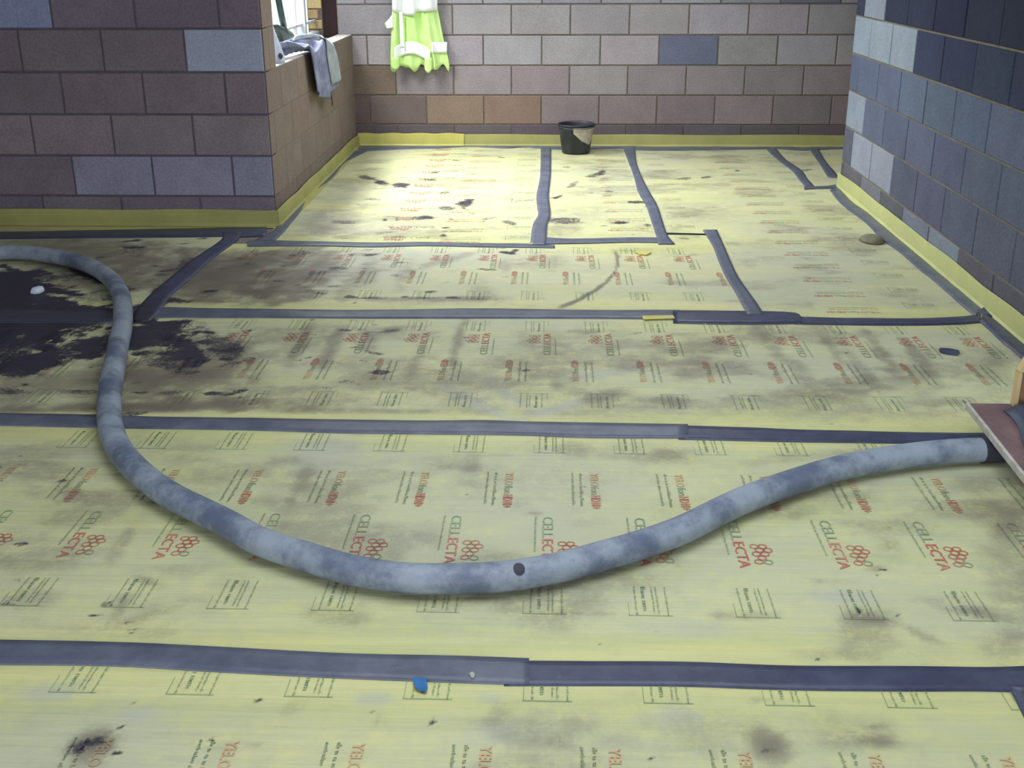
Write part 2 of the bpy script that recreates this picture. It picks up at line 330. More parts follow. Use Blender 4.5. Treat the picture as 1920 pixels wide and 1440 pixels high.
# ------------------------------------------------------------------ grime map of the floor (stains at their own places)
def px_blob(u, v, ru, rv, ang, s, ch):
    """an oval stain given by its middle and half axes as measured on the photo, turned into an oval on the floor"""
    a = math.radians(ang); c = at(u, v)[:2]
    e1 = at(u+ru*math.cos(a), v+ru*math.sin(a))[:2]-c; e2 = at(u-rv*math.sin(a), v+rv*math.cos(a))[:2]-c
    return (c, np.linalg.inv(np.array([e1, e2]).T), s, ch)
R_, G_, B_ = 0, 1, 2
BL = []
for t in [  # black slurry
    (10,562,118,50,0,1,R_),(50,600,150,40,0,.95,R_),(0,650,110,45,0,.62,R_),(160,592,100,24,0,.75,R_),(-20,530,110,30,0,.85,R_),(262,590,42,24,0,.7,R_),
    (290,625,60,30,20,.6,R_),(345,645,60,26,35,.62,R_),(370,670,26,18,30,.5,R_),(180,520,70,12,20,.62,R_),(60,520,110,12,0,.5,R_),(250,640,30,22,0,.55,R_),
    (15,735,60,9,0,.5,R_),(60,690,60,16,-10,.45,R_),(180,560,60,14,0,.35,R_),(300,560,26,24,-45,.5,R_),(350,500,26,20,-40,.5,R_),(395,738,24,5,-5,.62,R_),(445,735,26,5,-15,.55,R_),
    (690,333,24,5,12,.55,R_),(713,343,16,5,8,.6,R_),(755,347,16,6,0,.6,R_),(755,357,12,2,0,.5,R_),(875,382,17,10,-10,.62,R_),(838,391,20,5,0,.5,R_),(800,409,24,5,0,.6,R_),
    (722,412,5,4,0,.55,R_),(745,413,3,4,0,.5,R_),(640,417,28,4,0,.5,R_),(803,337,20,4,0,.45,R_),(832,362,16,4,-15,.4,R_),(955,418,18,5,15,.5,R_),(912,410,26,3,-8,.4,R_),(833,441,9,3,0,.7,R_),(835,427,12,2,0,.6,R_),
    (700,374,18,3,0,.4,R_),(842,300,16,3,0,.3,R_),(1005,374,50,2,-6,.35,R_),(720,436,30,2,-6,.4,R_),
    (1120,326,20,5,-12,.55,R_),(1075,345,13,6,-20,.45,R_),(1050,368,16,4,-25,.5,R_),(1060,414,36,7,0,.5,R_),(1165,418,24,3,0,.62,R_),(1190,379,24,3,0,.55,R_),(1108,362,8,2,0,.5,R_),(1142,359,12,2,0,.5,R_),(1060,314,14,3,0,.4,R_),
    (1215,423,10,4,0,.5,R_),(1282,335,18,3,-4,.45,R_),(1322,333,16,3,-6,.45,R_),(1383,320,8,2,0,.5,R_),(1510,319,20,3,-4,.45,R_),(950,474,18,3,5,.75,R_),(965,470,8,3,0,.6,R_),
    (680,559,60,2,0,.5,R_),(655,556,14,3,0,.65,R_),(785,559,50,2,0,.55,R_),(845,558,18,3,0,.7,R_),(905,561,90,2,2,.35,R_),(665,568,8,3,0,.6,R_),(590,628,6,3,0,.55,R_),(740,558,4,2,0,.5,R_),
    (595,512,26,6,-5,.4,R_),(742,517,12,3,0,.4,R_),(560,476,44,5,-8,.45,R_),(670,478,30,5,0,.38,R_),(735,620,20,4,-5,.5,R_),(1195,625,22,4,-8,.45,R_),
    (178,1152,12,4,5,.6,R_),(208,1165,7,3,0,.5,R_),(252,1183,14,4,5,.5,R_),(237,1168,5,2,0,.5,R_),(1655,1068,14,4,12,.6,R_),(1642,1079,9,2,-10,.6,R_),(1600,1081,10,2,10,.5,R_),
    (150,1403,34,14,-25,.5,R_),(190,1388,16,10,-20,.45,R_),(222,1412,13,4,-5,.7,R_),(232,1404,6,2,-40,.5,R_),(1443,1404,8,5,0,.6,R_),(1612,1146,6,4,40,.6,R_),(1687,1154,5,3,0,.6,R_),(1536,1234,5,4,-40,.6,R_),(1415,1143,6,2,10,.6,R_),
    (692,1336,5,8,35,.75,R_),(690,1416,5,3,0,.7,R_),(250,1320,5,4,0,.65,R_),(305,1286,6,3,-30,.6,R_),(316,1305,4,3,0,.6,R_),(485,1313,4,3,0,.6,R_),(503,1360,3,4,0,.6,R_),(359,1384,5,5,0,.65,R_),(400,1386,5,5,0,.6,R_),(228,1364,4,3,0,.6,R_),
    (1158,1354,4,3,0,.65,R_),(1052,1387,6,2,0,.6,R_),(1205,1394,6,2,-45,.65,R_),(1224,1426,3,5,-20,.65,R_),(1122,1425,4,4,0,.65,R_),(878,1316,4,3,0,.65,R_),(984,1288,4,2,0,.65,R_),(950,1215,2,2,0,.6,R_),(1218,1186,5,2,-20,.6,R_),(1448,1334,3,2,0,.5,R_),(1462,1361,3,2,0,.5,R_),(1516,1411,3,2,0,.5,R_),
    (876,926,3,2,0,.6,R_),(865,787,3,2,0,.6,R_),(1030,763,3,2,0,.55,R_),(1107,858,3,3,0,.4,R_),(1090,872,5,2,0,.5,R_),(1545,620,3,2,0,.4,R_),
  ]: BL.append(px_blob(*t))
for t in [  # brown trodden dirt, footmarks, scuffs
    (120,460,230,16,0,.6,G_),(300,500,110,40,0,.62,G_),(430,520,130,42,0,.75,G_),(520,480,110,18,-8,.55,G_),(500,555,120,20,0,.5,G_),(600,505,40,28,-30,.55,G_),(690,515,18,40,30,.5,G_),(650,540,16,34,30,.45,G_),(760,510,14,36,25,.4,G_),(830,490,60,8,-15,.5,G_),(790,560,180,5,0,.5,G_),(900,545,26,22,20,.35,G_),(945,500,14,10,30,.4,G_),
    (1480,0+555,60,20,0,.12,G_),
    (100,720,240,50,0,.62,G_),(330,700,130,60,-10,.62,G_),(270,765,330,9,0,.62,G_),(560,650,13,50,28,.62,G_),(622,650,15,60,28,.6,G_),(690,636,26,24,20,.6,G_),(860,632,10,52,18,.65,G_),(850,680,14,14,0,.45,G_),(735,620,26,8,-10,.6,G_),(500,740,120,12,-8,.45,G_),(610,745,70,16,0,.3,G_),(650,772,200,5,0,.45,G_),
    (985,638,24,18,0,.32,G_),(1045,722,16,10,10,.55,G_),(1150,738,52,12,-10,.5,G_),(1190,683,90,12,0,.42,G_),(1250,752,50,12,5,.45,G_),(1330,650,70,14,-5,.4,G_),(1100,622,40,5,0,.4,G_),(1200,645,80,10,0,.35,G_),(1420,690,90,20,0,.3,G_),
    (1560,655,11,45,-38,.5,G_),(1610,690,12,55,-38,.48,G_),(1650,660,12,58,-38,.55,G_),(1720,668,12,56,-40,.55,G_),(1590,720,70,16,0,.35,G_),(1690,720,90,22,0,.35,G_),(1760,755,90,8,0,.4,G_),(1870,700,40,50,0,.35,G_),(1500,740,120,14,0,.3,G_),(1420,620,16,30,-35,.35,G_),
    (885,868,16,24,25,.36,G_),(1075,845,36,14,0,.36,G_),(1250,850,30,12,0,.36,G_),(570,900,14,36,35,.46,G_),(545,935,12,18,20,.36,G_),(235,1010,16,60,35,.46,G_),(120,930,90,14,0,.32,G_),(60,850,110,22,0,.42,G_),(280,1090,34,10,20,.5,G_),(232,1130,12,26,30,.4,G_),(275,1155,50,8,-15,.36,G_),(330,1070,70,12,0,.3,G_),(60,1120,60,30,0,.3,G_),(100,1060,90,10,0,.25,G_),(1000,963,20,5,0,.4,G_),
    (1620,1185,60,45,0,.52,G_),(1640,1162,40,10,8,.55,G_),(1730,1190,50,8,22,.42,G_),(1840,1150,50,10,10,.42,G_),(1390,1155,70,10,0,.42,G_),(1900,1060,60,110,0,.35,G_),(1870,960,60,50,20,.42,G_),(1640,1064,26,9,0,.5,G_),(1670,1020,24,10,0,.35,G_),(1100,1152,90,7,0,.36,G_),(1460,905,60,10,-12,.4,G_),(1560,1090,50,6,0,.3,G_),(1850,905,90,18,-5,.4,G_),(1480,860,120,10,-6,.3,G_),(1880,1215,50,30,0,.3,G_),(1560,1230,90,14,0,.35,G_),
    (165,1400,52,34,-25,.75,G_),(205,1385,24,24,0,.5,G_),(1435,1385,40,28,30,.6,G_),(1450,1415,40,30,0,.45,G_),(1645,1390,38,12,5,.5,G_),(1640,1364,22,6,0,.4,G_),(930,1340,30,20,-30,.3,G_),(1040,1390,20,14,0,.3,G_),(550,1325,26,12,-30,.3,G_),(478,1396,14,9,0,.4,G_),(1420,1310,22,8,0,.35,G_),(710,1350,12,18,-20,.35,G_),(1615,1340,8,4,0,.4,G_),
    (1050,428,46,12,0,.5,G_),(700,420,190,30,0,.34,G_),(640,400,60,40,-40,.3,G_),(760,440,130,10,0,.4,G_),(1300,400,80,24,0,.26,G_),(1250,330,80,8,0,.25,G_),(1240,432,60,6,0,.3,G_),(1100,400,60,20,0,.3,G_),(1500,310,30,8,0,.3,G_),(1180,470,60,5,0,.35,G_),
  ]: BL.append(px_blob(*t))
for t in [(430,500,130,34,0,.8,G_),(380,545,100,26,0,.7,G_),(560,520,90,34,-20,.6,G_),(330,760,200,14,0,.6,G_),(400,680,120,50,0,.6,G_),(160,480,160,22,0,.6,G_),(60,770,140,6,0,.6,G_),(170,520,120,30,0,.6,G_),
          (420,655,60,26,25,.5,R_),(310,680,60,16,10,.5,R_),(120,660,90,26,-15,.55,R_),(200,640,50,24,-30,.5,R_),(30,700,70,14,0,.5,R_),(150,735,70,5,0,.45,R_),(330,610,70,10,0,.5,R_),(250,470,40,14,0,.4,R_),
          (1300,690,50,30,-20,.4,G_),(1450,650,12,40,-35,.45,G_),(1500,700,14,50,-38,.4,G_),(950,720,200,60,0,.28,G_),(780,680,12,50,25,.4,G_),(700,720,60,20,0,.35,G_),(1000,900,260,40,0,.2,G_),(1100,640,150,30,0,.3,G_),(500,800,90,5,0,.35,G_)]:
    BL.append(px_blob(*t))
_r = random.Random(12)
for x0, x1, y0, y1, n_, wide in [(-1.3, 0, 6.0, 8.9, 34, 1), (.05, .8, 6.0, 8.9, 14, 1), (-1.6, -.2, 4.75, 5.85, 26, 1.2), (-2.0, -.6, 3.5, 4.6, 40, 1), (-2.3, -1.6, 4.7, 6.1, 26, 1.2), (-2.2, 1.5, .8, 3.4, 60, .25), (-2.0, -.9, 2.2, 3.4, 14, .5), (-.6, 1.7, 3.5, 4.6, 20, .4)]:
    for _ in range(n_):
        rx = _r.uniform(.012, .05)*wide; ry = rx*_r.uniform(.3, .7); a = _r.uniform(-.5, .5); ca_, sa_ = math.cos(a), math.sin(a)
        BL.append((np.array([_r.uniform(x0, x1), _r.uniform(y0, y1)]), np.linalg.inv(np.array([[rx*ca_, -ry*sa_], [rx*sa_, ry*ca_]])), _r.uniform(.35, .6), R_))
# the long curved scuff
arc = [(1150,470),(1158,480),(1159,492),(1155,505),(1147,518),(1136,531),(1118,544),(1098,556),(1075,567),(1052,576)]
for i in range(len(arc)-1):
    (a, b_), (c, d) = arc[i], arc[i+1]
    BL.append(px_blob((a+c)/2, (b_+d)/2, math.hypot(c-a, d-b_)*.75, 4, math.degrees(math.atan2(d-b_, c-a)), .85, G_))
for t in [(900,760,90,10,25,.9,B_),(940,735,80,7,30,.8,B_),(1050,765,80,7,-15,.9,B_),(1130,700,80,10,-5,.8,B_),(1190,690,60,8,20,.6,B_),(640,500,180,40,0,.8,B_),(600,850,80,40,0,.8,B_),(1480,700,200,40,0,.5,B_),(1500,520,150,80,0,.5,B_),
          (100,1300,80,20,0,.7,B_),(250,1340,40,16,0,.7,B_),(930,1380,60,26,0,.7,B_),(700,1310,40,14,0,.7,B_),(920,1310,40,14,0,.6,B_),(1260,1345,60,20,0,.6,B_),(1580,1120,80,14,0,.8,B_),(1290,1280-100,90,20,0,.5,B_),(800,480,280,20,0,.7,B_),(600,420,50,22,0,.5,B_),(1000,600,300,12,0,.5,B_)]:
    BL.append(px_blob(*t))
def grime(X, Y, y0, y1):
    g = np.zeros((3,)+X.shape)
    wx = (fbm(X*5, Y*5, 3)-.5)*.10; wy = (fbm(X*5, Y*5, 9)-.5)*.10
    nz = fbm(X*14, Y*14, 21, 5); nz2 = fbm(X*45, Y*30, 33, 3)
    # all-over dust and faint smears; dust thins out beside the joints
    e = np.minimum(Y-y0, y1-Y); dust = .25 + .75*sstep(.05, .22, e+.12*(fbm(X*3, Y*6, 50)-.5))
    g[2] = dust*(.55+.7*(fbm(X*2.2, Y*3.5, 61)-.5))
    g[1] = .42*sstep(.46, .72, fbm(X*3.1, Y*5.2, 71))*np.clip(dust, .3, 1) + .10*sstep(.5, .8, nz2)
    d = np.zeros_like(X)
    for c, Mi, s, ch in BL:
        rad = 1.6/np.sqrt(abs(np.linalg.det(Mi)))*4+.3
        p = Mi @ np.stack([(X+wx*min(1, rad*.25)-c[0]).ravel(), (Y+wy*min(1, rad*.25)-c[1]).ravel()])
        r = np.sqrt((p**2).sum(0)).reshape(X.shape)
        if ch == R_: val = s*sstep(1.35, .45, r+(nz-.5)*1.3+(nz2-.5)*.5)
        elif ch == G_: val = s*sstep(1.5, .3, r+(nz-.5)*1.1)
        else: val = s*sstep(1.5, .3, r+(nz-.5)*.9)
        g[ch] = 1-(1-g[ch])*(1-np.clip(val, 0, 1))
    return np.clip(g, 0, 1)

def add_grime(me, V, y0, y1):
    V = np.asarray(V, float); g = grime(V[:, 0][None, :], V[:, 1][None, :], y0, y1); ca = me.color_attributes.new('grime', 'FLOAT_COLOR', 'POINT')
    ca.data.foreach_set('color', np.c_[g[0].ravel(), g[1].ravel(), g[2].ravel(), np.ones(len(V))].astype(np.float32).ravel())
# ------------------------------------------------------------------ printed lettering
def print_mat(name, col, fade):
    m, nt, b = new_mat(name, .6, .3); v = objvec(nt); n = noise(nt, 160, 3, .7, v); n2 = noise(nt, 5, 4, .6, v)
    c = mixc(nt, ramp(nt, mth(nt, 'ADD', mth(nt, 'MULTIPLY', n.outputs[0], .5), mth(nt, 'MULTIPLY', n2.outputs[0], .5)), .38, .66), lin(col), lin(fade))
    a_ = nt.nodes.new('ShaderNodeAttribute'); a_.attribute_name = 'grime'; sp = nt.nodes.new('ShaderNodeSeparateColor'); nt.links.new(a_.outputs['Color'], sp.inputs[0])
    c = mixc(nt, mth(nt, 'MULTIPLY', sp.outputs[1], .8), c, lin((104, 96, 88)))
    c = mixc(nt, ramp(nt, sp.outputs[0], .12, .5), c, lin((50, 47, 62)))
    nt.links.new(c, b.inputs['Base Color']); return m
M_PR = print_mat('red_print', (190, 92, 84), (200, 150, 118)); M_PG = print_mat('green_print', (124, 150, 120), (168, 182, 138)); M_PP = print_mat('pale_red_print', (208, 162, 126), (204, 180, 134))
def text_mesh(s, size, bold=0.0):
    cu = bpy.data.curves.new('lettering', 'FONT'); cu.body = s; cu.size = size; cu.offset = bold; cu.resolution_u = 2
    o = bpy.data.objects.new('lettering', cu); C.objects.link(o)
    bpy.context.view_layer.update(); dg = bpy.context.evaluated_depsgraph_get()
    me = o.evaluated_get(dg).to_mesh(); V = np.array([v.co[:2] for v in me.vertices]) if len(me.vertices) else np.zeros((0, 2)); Fs = [tuple(p.vertices) for p in me.polygons]
    o.evaluated_get(dg).to_mesh_clear(); bpy.data.objects.remove(o); bpy.data.curves.remove(cu)
    return V, Fs
class Stamp:
    def __init__(s): s.V = np.zeros((0, 2)); s.F = []; s.M = []
    def add(s, V, Fs, m):
        n = len(s.V); s.V = np.vstack([s.V, V]); s.F += [tuple(i+n for i in f) for f in Fs]; s.M += [m]*len(Fs)
    def text(s, t, x0, y0, width, cap, m, bold=0):
        V, Fs = text_mesh(t, 1.0, bold)
        if not len(V): return
        lo, hi = V.min(0), V.max(0); V = (V-[lo[0], 0])*[width/(hi[0]-lo[0]), cap/.70]; s.add(V+[x0, y0], Fs, m)
    def scribble(s, x0, y0, width, cap, m, bold=0):
        # small print too fine to read in the photo: word-like runs of tiny strokes, no letters
        rg = random.Random(int(width*1e4+abs(y0)*1e5)); x = x0; st = cap*(.20+bold*6)
        while x < x0+width-cap:
            for _ in range(rg.randint(2, 7)):
                if x > x0+width-cap*.6: break
                h = cap*rg.choice((.62, .62, .7, 1.0)); s.bar(x, x+st, y0, y0+h, m)
                if rg.random() < .6: yy = y0+h*rg.choice((0, .45, .8)); s.bar(x, x+cap*.5, yy, yy+cap*.16, m)
                if rg.random() < .4: s.bar(x+cap*.42, x+cap*.42+st, y0, y0+cap*.6, m)
                x += cap*.68
            x += cap*.5
    def ring(s, x, y, r, t, m, n=6, rot=0):
        a = rot+np.arange(n)*2*math.pi/n; V = np.vstack([np.c_[x+r*np.cos(a), y+r*np.sin(a)], np.c_[x+(r-t)*np.cos(a), y+(r-t)*np.sin(a)]])
        s.add(V, [(i, (i+1) % n, n+(i+1) % n, n+i) for i in range(n)], m)
    def bar(s, x0, x1, y0, y1, m): s.add(np.array([[x0, y0], [x1, y0], [x1, y1], [x0, y1]]), [(0, 1, 2, 3)], m)
# every stamp is laid out reading along +x, letter tops towards +y
ST_CELL = Stamp()
ST_CELL.text('CELL', 0, 0, .118, .029, 1, .002); ST_CELL.text('ECTA', .127, 0, .135, .029, 0, .007)
for i, (hx, hy, mm) in enumerate([(.150, .052, 0), (.150, .074, 0), (.170, .063, 0), (.190, .052, 0), (.190, .074, 0), (.210, .063, 0), (.170, .085, 0), (.230, .052, 0), (.232, .076, 1)]):
    ST_CELL.ring(hx, hy, .0125, .0032, mm, 8, .4)
ST_CELL.scribble(0.0, -.022, .20, .007, 1)
ST_YELO = Stamp()
ST_YELO.text('YELO', 0, 0, .085, .024, 2, .012); ST_YELO.text('fon', .09, 0, .05, .024, 1, .006); ST_YELO.text('HD10+', .148, -.001, .082, .027, 0, .020)
ST_YELO.scribble(0, .0-.032, .225, .010, 1, .006); ST_YELO.scribble(0, -.055, .22, .009, 1, .004)
ST_BOX = Stamp()
for yy, ww, cp, bd in ((.0, .13, .006, 0), (-.022, .125, .006, 0), (-.032, .12, .006, 0), (-.056, .128, .012, .014), (-.074, .13, .006, 0)):
    ST_BOX.scribble(0, yy, ww, cp, 1, bd)
ST_BOX.bar(.128, .130, -.09, .012, 1); ST_BOX.bar(.07, .13, -.0905, -.089, 1)
def stamp_rows(name, parent, rows, clip, z=.0012):
    """rows = (stamp, origin x, origin y, step x, step y, count, angle)"""
    V, Fs, MI = [], [], []; base = 0
    for st, ox, oy, sx, sy, cnt, ang in rows:
        ca, sa = math.cos(math.radians(ang)), math.sin(math.radians(ang)); Rm = np.array([[ca, -sa], [sa, ca]])
        for i in range(cnt):
            P_ = st.V @ Rm.T + [ox+sx*i, oy+sy*i]
            if P_[:, 0].min() < clip[0] or P_[:, 0].max() > clip[1] or P_[:, 1].max() > clip[3] or P_[:, 1].min() < clip[2]: continue
            V.append(np.c_[P_, np.full(len(P_), z)]); Fs += [tuple(j+base for j in f) for f in st.F]; MI += st.M; base += len(P_)
    if not V: return
    V = np.vstack(V); o = mesh_obj(name, V, Fs, [M_PR, M_PG, M_PP], parent, midx=MI)
    add_grime(o.data, V, clip[2], clip[3]); return o

# ------------------------------------------------------------------ membrane sheets
def sheet(x0, x1, y0, y1, label, rows, z=0.0, skew=None, res=.014):
    nx = int((x1-x0)/res)+1; ny = int((y1-y0)/res)+1
    xs = np.linspace(x0, x1, nx); ys = np.linspace(y0, y1, ny); X, Y = np.meshgrid(xs, ys)
    if skew: X = skew(X, Y, (X-x0)/(x1-x0))
    Z = z + .0012*(fbm(X*1.5, Y*16, 5, 2)-.5)
    V = np.c_[X.ravel(), Y.ravel(), Z.ravel()]
    i = np.arange(nx-1)[None, :]+nx*np.arange(ny-1)[:, None]; q = np.stack([i, i+1, i+nx+1, i+nx], -1).reshape(-1, 4)
    root = empty('foam_membrane', (0, 0, 0)); tag(root, label, 'floor membrane', 'foam membrane sheets')
    me = bpy.data.meshes.new('sheet'); me.vertices.add(len(V)); me.vertices.foreach_set('co', V.ravel())
    me.loops.add(q.size); me.loops.foreach_set('vertex_index', q.ravel().astype(np.int32)); me.polygons.add(len(q)); me.polygons.foreach_set('loop_start', np.arange(0, q.size, 4, dtype=np.int32))
    me.update(calc_edges=True); me.validate(); me.materials.append(M_MEM)
    g = grime(X, Y, y0, y1); ca = me.color_attributes.new('grime', 'FLOAT_COLOR', 'POINT')
    ca.data.foreach_set('color', np.c_[g[0].ravel(), g[1].ravel(), g[2].ravel(), np.ones(g[0].size)].astype(np.float32).ravel())
    me.polygons.foreach_set('use_smooth', np.ones(len(me.polygons), dtype=bool))
    o = bpy.data.objects.new('sheet', me); C.objects.link(o); o.parent = root
    if rows: stamp_rows('printed_lettering', root, rows, (x0+.01, x1-.01, y0-.05, y1+.05), z+.0016)
    return root
P25 = .25
def set_near(yt, cx, n=16):   # prints reading towards the camera
    x0 = cx-P25*6
    return [(ST_BOX, x0-.60+.64, yt-.02+.03, P25, 0, n, -90), (ST_YELO, x0-.630, yt-.265, P25, 0, n, -90), (ST_CELL, x0-.517, yt-.548, P25, 0, n, -90), (ST_BOX, x0-.47, yt-.91, P25, 0, n, -90)]
near_rows = lambda yt, cx: set_near(yt, cx)
sheet(-2.6, 1.80, -.4, 2.09, 'nearest sheet of yellow foam membrane, printed, along the bottom of the photo', set_near(2.11, 0)+set_near(.85, 0), 0.0, res=.016)
sheet(-3.0, 1.80, 2.09, 3.43, 'printed yellow foam membrane sheet under the lower bend of the grey hose', set_near(3.363, 0, 20), .0004)
def set_far(y0, hx, cx, n=18):   # prints reading away from the camera
    return [(ST_YELO, hx, y0+.40, .245, 0, n, 90), (ST_CELL, cx, y0+.69, .245, 0, n, 90), (ST_BOX, cx-.10, y0+.15, .245, 0, n, 90), (ST_BOX, cx-.10, y0+.98, .245, 0, n, 90)]
sheet(-3.6, 1.84, 3.43, 4.69, 'scuffed yellow foam membrane sheet across the middle of the room, red logos upside down', set_far(3.47, -1.122-.245*8, -1.225-.245*8, 22), .0008)
sheet(-1.75, .92, 4.69, 5.905, 'muddy yellow foam membrane sheet with a long curved scuff mark', set_far(4.75, -1.145-.245, -1.255-.245, 12), .0004, skew=lambda X, Y, t: X*1.0)
sheet(-3.9, -1.75, 4.69, 6.31, 'dirty yellow foam membrane sheet in the dim corner beside the left block wall', None, .0010)
def set_side(xr, y0, n): # prints reading sideways
    return [(ST_YELO, xr+.24, y0, 0, .245, n, 180), (ST_CELL, xr-.04, y0+.1, 0, .245, n, 180), (ST_BOX, xr+.50, y0+.05, 0, .245, n, 180)]
sheet(.92, 1.87, 4.69, 9.15, 'clean pale yellow foam membrane sheet beside the right block wall', set_side(1.17, 4.76, 19), .0002)
sheet(1.87, 3.59, 7.41, 9.15, 'yellow foam membrane sheet in the far right recess behind the wall end', None, .0004, res=.03)
sheet(-1.553, .03, 5.905, 9.15, 'brightly lit yellow foam membrane sheet under the window, with dark footmarks', set_side(-.62, 5.98, 13), .0004)
sheet(.03, .92, 5.905, 9.15, 'yellow foam membrane sheet the black bucket stands on', set_side(.30, 6.02, 13), .0006)

# ------------------------------------------------------------------ jointing tapes
def ribbon(label, L, Rr, mat=M_TAPE, z=.003, sub=6, name='jointing_tape', parent=None, zfun=None):
    """L, Rr = matching points (photo pixels) of the two long edges"""
    def dens(pts):
        w_ = [at(*p)[:2] for p in pts]; out = []
        for i in range(len(w_)-1):
            p0 = w_[max(i-1, 0)]; p1 = w_[i]; p2 = w_[i+1]; p3 = w_[min(i+2, len(w_)-1)]
            for k in range(sub):
                t = k/sub; out.append(.5*((2*p1)+(-p0+p2)*t+(2*p0-5*p1+4*p2-p3)*t*t+(-p0+3*p1-3*p2+p3)*t**3))
        out.append(w_[-1]); return np.array(out)
    A, B = dens(L), dens(Rr); n = len(A); prof = [0, .0, .25, .5, .75, 1.0, 1.0]; hz = [0, 1, 1, 1, 1, 1, 0]
    V = []
    for i in range(n):
        for k, t in enumerate(prof):
            p = A[i]*(1-t)+B[i]*t; zz = z*hz[k] + (0.0012*(vnoise(np.array(p[0]*9), np.array(p[1]*9+k), 4)) if hz[k] else 0)
            if zfun and hz[k]: zz += zfun(i/(n-1), t)
            V.append((p[0], p[1], zz))
    m = len(prof); Fs = [(i*m+k, i*m+k+1, (i+1)*m+k+1, (i+1)*m+k) for i in range(n-1) for k in range(m-1)]
    Fs += [tuple(range(m)), tuple((n-1)*m+k for k in range(m))]
    o = mesh_obj(name, V, Fs, mat, parent, smooth=True)
    add_grime(o.data, V, -20, 20)
    # face up
    if o.data.polygons[2].normal.z < 0:
        o.data.flip_normals()
    if parent is None: tag(o, label, 'tape', 'strips of grey jointing tape')
    return o
def hz(pts): return [(u, a) for u, a, b_ in pts], [(u, b_) for u, a, b_ in pts]
def vt(pts): return [(l, y) for y, l, r in pts], [(r, y) for y, l, r in pts]
L_, R2 = hz([(-160,1201,1243),(0,1203,1247),(213,1207,1250),(427,1217,1262),(640,1228,1273),(853,1233,1281),(992,1238,1286)])
ribbon('wide grey tape nearest the camera, left length ending at an overlap', L_, R2, M_TAPE, .0048)
L_, R2 = hz([(945,1241,1287),(1100,1242,1287),(1280,1243,1288),(1490,1250,1295),(1700,1251,1297),(1850,1253,1297),(2000,1247,1303)])
ribbon('wide dark blue-grey tape nearest the camera, right length', L_, R2, M_TAPED, .0028)
ribbon('dark tape just entering the bottom right corner', *vt([(1292,1893,2010),(1380,1935,2050),(1460,1962,2085)]), M_TAPED, .0062)
L_, R2 = hz([(-220,775,797),(0,777,799),(180,780,803),(300,784,805),(480,786,808),(640,789,813),(800,791,815),(907,790,816),(1000,793,818),(1100,795,822),(1290,798,823)])
ribbon('grey tape crossing under the left leg of the hose, above its wide bend', L_, R2, M_TAPE, .0048)
L_, R2 = hz([(1272,799,825),(1400,803,828),(1500,807,830),(1600,809,831),(1700,812,832),(1840,813,829),(1880,813,829)])
ribbon('dark blue-grey tape running to the hose end and the board', L_, R2, M_TAPED, .0028)
L_, R2 = hz([(-300,579,604),(0,582,606),(80,583,606),(200,583,606),(300,578,597),(400,580,597),(500,581,597),(640,583,598),(780,582,598),(900,580,598),(1100,583,598),(1275,583,600)])
ribbon('long grey tape across the middle of the room, its left end black with slurry', L_, R2, M_TAPE, .0048)
L_, R2 = hz([(1262,584,607),(1350,585,609),(1440,586,609),(1490,589,608),(1502,596,607)])
ribbon('short dark wide tape patch over the cross joint right of centre', L_, R2, M_TAPED, .0062)
rt = empty('jointing_tape'); tag(rt, 'thin dark tape running to the right wall with a curled-up end', 'tape', 'strips of grey jointing tape')
L_, R2 = hz([(1490,595,609),(1560,597,610),(1650,598,611),(1730,598,611),(1800,595,609),(1838,590,606)])
ribbon('', L_, R2, M_TAPED, .0036, name='tape_strip', parent=rt)
c0 = at(1850, 592); cv = []; 
for i in range(9):
    t = i/8; a = t*1.5
    for s in (0, 1):
        cv.append((c0[0]-.02+.07*math.sin(a)-.01*s, c0[1]-.05+.11*s+.03*t, .004+.055*(1-math.cos(a))))
mesh_obj('curled_end', cv, [(2*i, 2*i+1, 2*i+3, 2*i+2) for i in range(8)], M_TAPED, rt, smooth=True).modifiers.new('s', 'SOLIDIFY').thickness = .0015
L_, R2 = hz([(464,456,463),(480,452,463),(600,454,462),(700,456,464),(800,455,462),(900,457,464),(992,458,465),(1040,461,466)])
ribbon('grey tape along the near edge of the sheet under the window', L_, R2, M_TAPE, .0040)
L_, R2 = hz([(1012,446,459),(1060,449,458),(1100,449,457.5),(1180,447,455.5),(1240,447,456)])
ribbon('short grey tape between the two long tapes in front of the bucket', L_, R2, M_TAPE, .0054)
ribbon('grey tape beside the low window wall, running up to the back corner', *vt([(452,478,516),(434,512,534),(415,527,549),(397,546,564),(367,566,581),(336,601,622),(306,631,647),(284,664,688)]), M_TAPE, .0050)
L_, R2 = hz([(-260,437,451),(0,436,449),(160,433,447),(320,430,446),(410,428,445),(500,427,443)])
ribbon('dark tape at the foot of the left block wall', L_, R2, M_TAPED, .0040)
ribbon('dark dirty tape slanting from the left wall corner down to the hose', *vt([(438,418,452),(453,413,443),(487,363,397),(520,322,362),(553,283,323),(587,253,298),(603,246,282)]), M_TAPED, .0058)
L_, R2 = hz([(672,271,285),(763,268,280),(815,265,279),(880,264,276),(945,266,279),(985,266,277),(1037,271,281),(1122,270,280),(1173,269,279)])
ribbon('grey wrinkled tape at the foot of the back wall, left of and behind the bucket', L_, R2, M_TAPE, .0052)
L_, R2 = hz([(1168,273,280),(1220,276,283),(1333,275,282),(1445,273,280),(1502,277,283),(1578,273,280),(1640,275,282)])
ribbon('grey tape at the foot of the back wall, right of the bucket', L_, R2, M_TAPE, .0036)
ribbon('grey tape running towards the back wall just left of the bucket', *vt([(278,1014,1033),(310,1013.5,1033),(337,1012,1032),(367,1006,1029),(388,1007,1031),(405,1009,1032),(424,999,1026),(461,994,1024)]), M_TAPE, .0066)
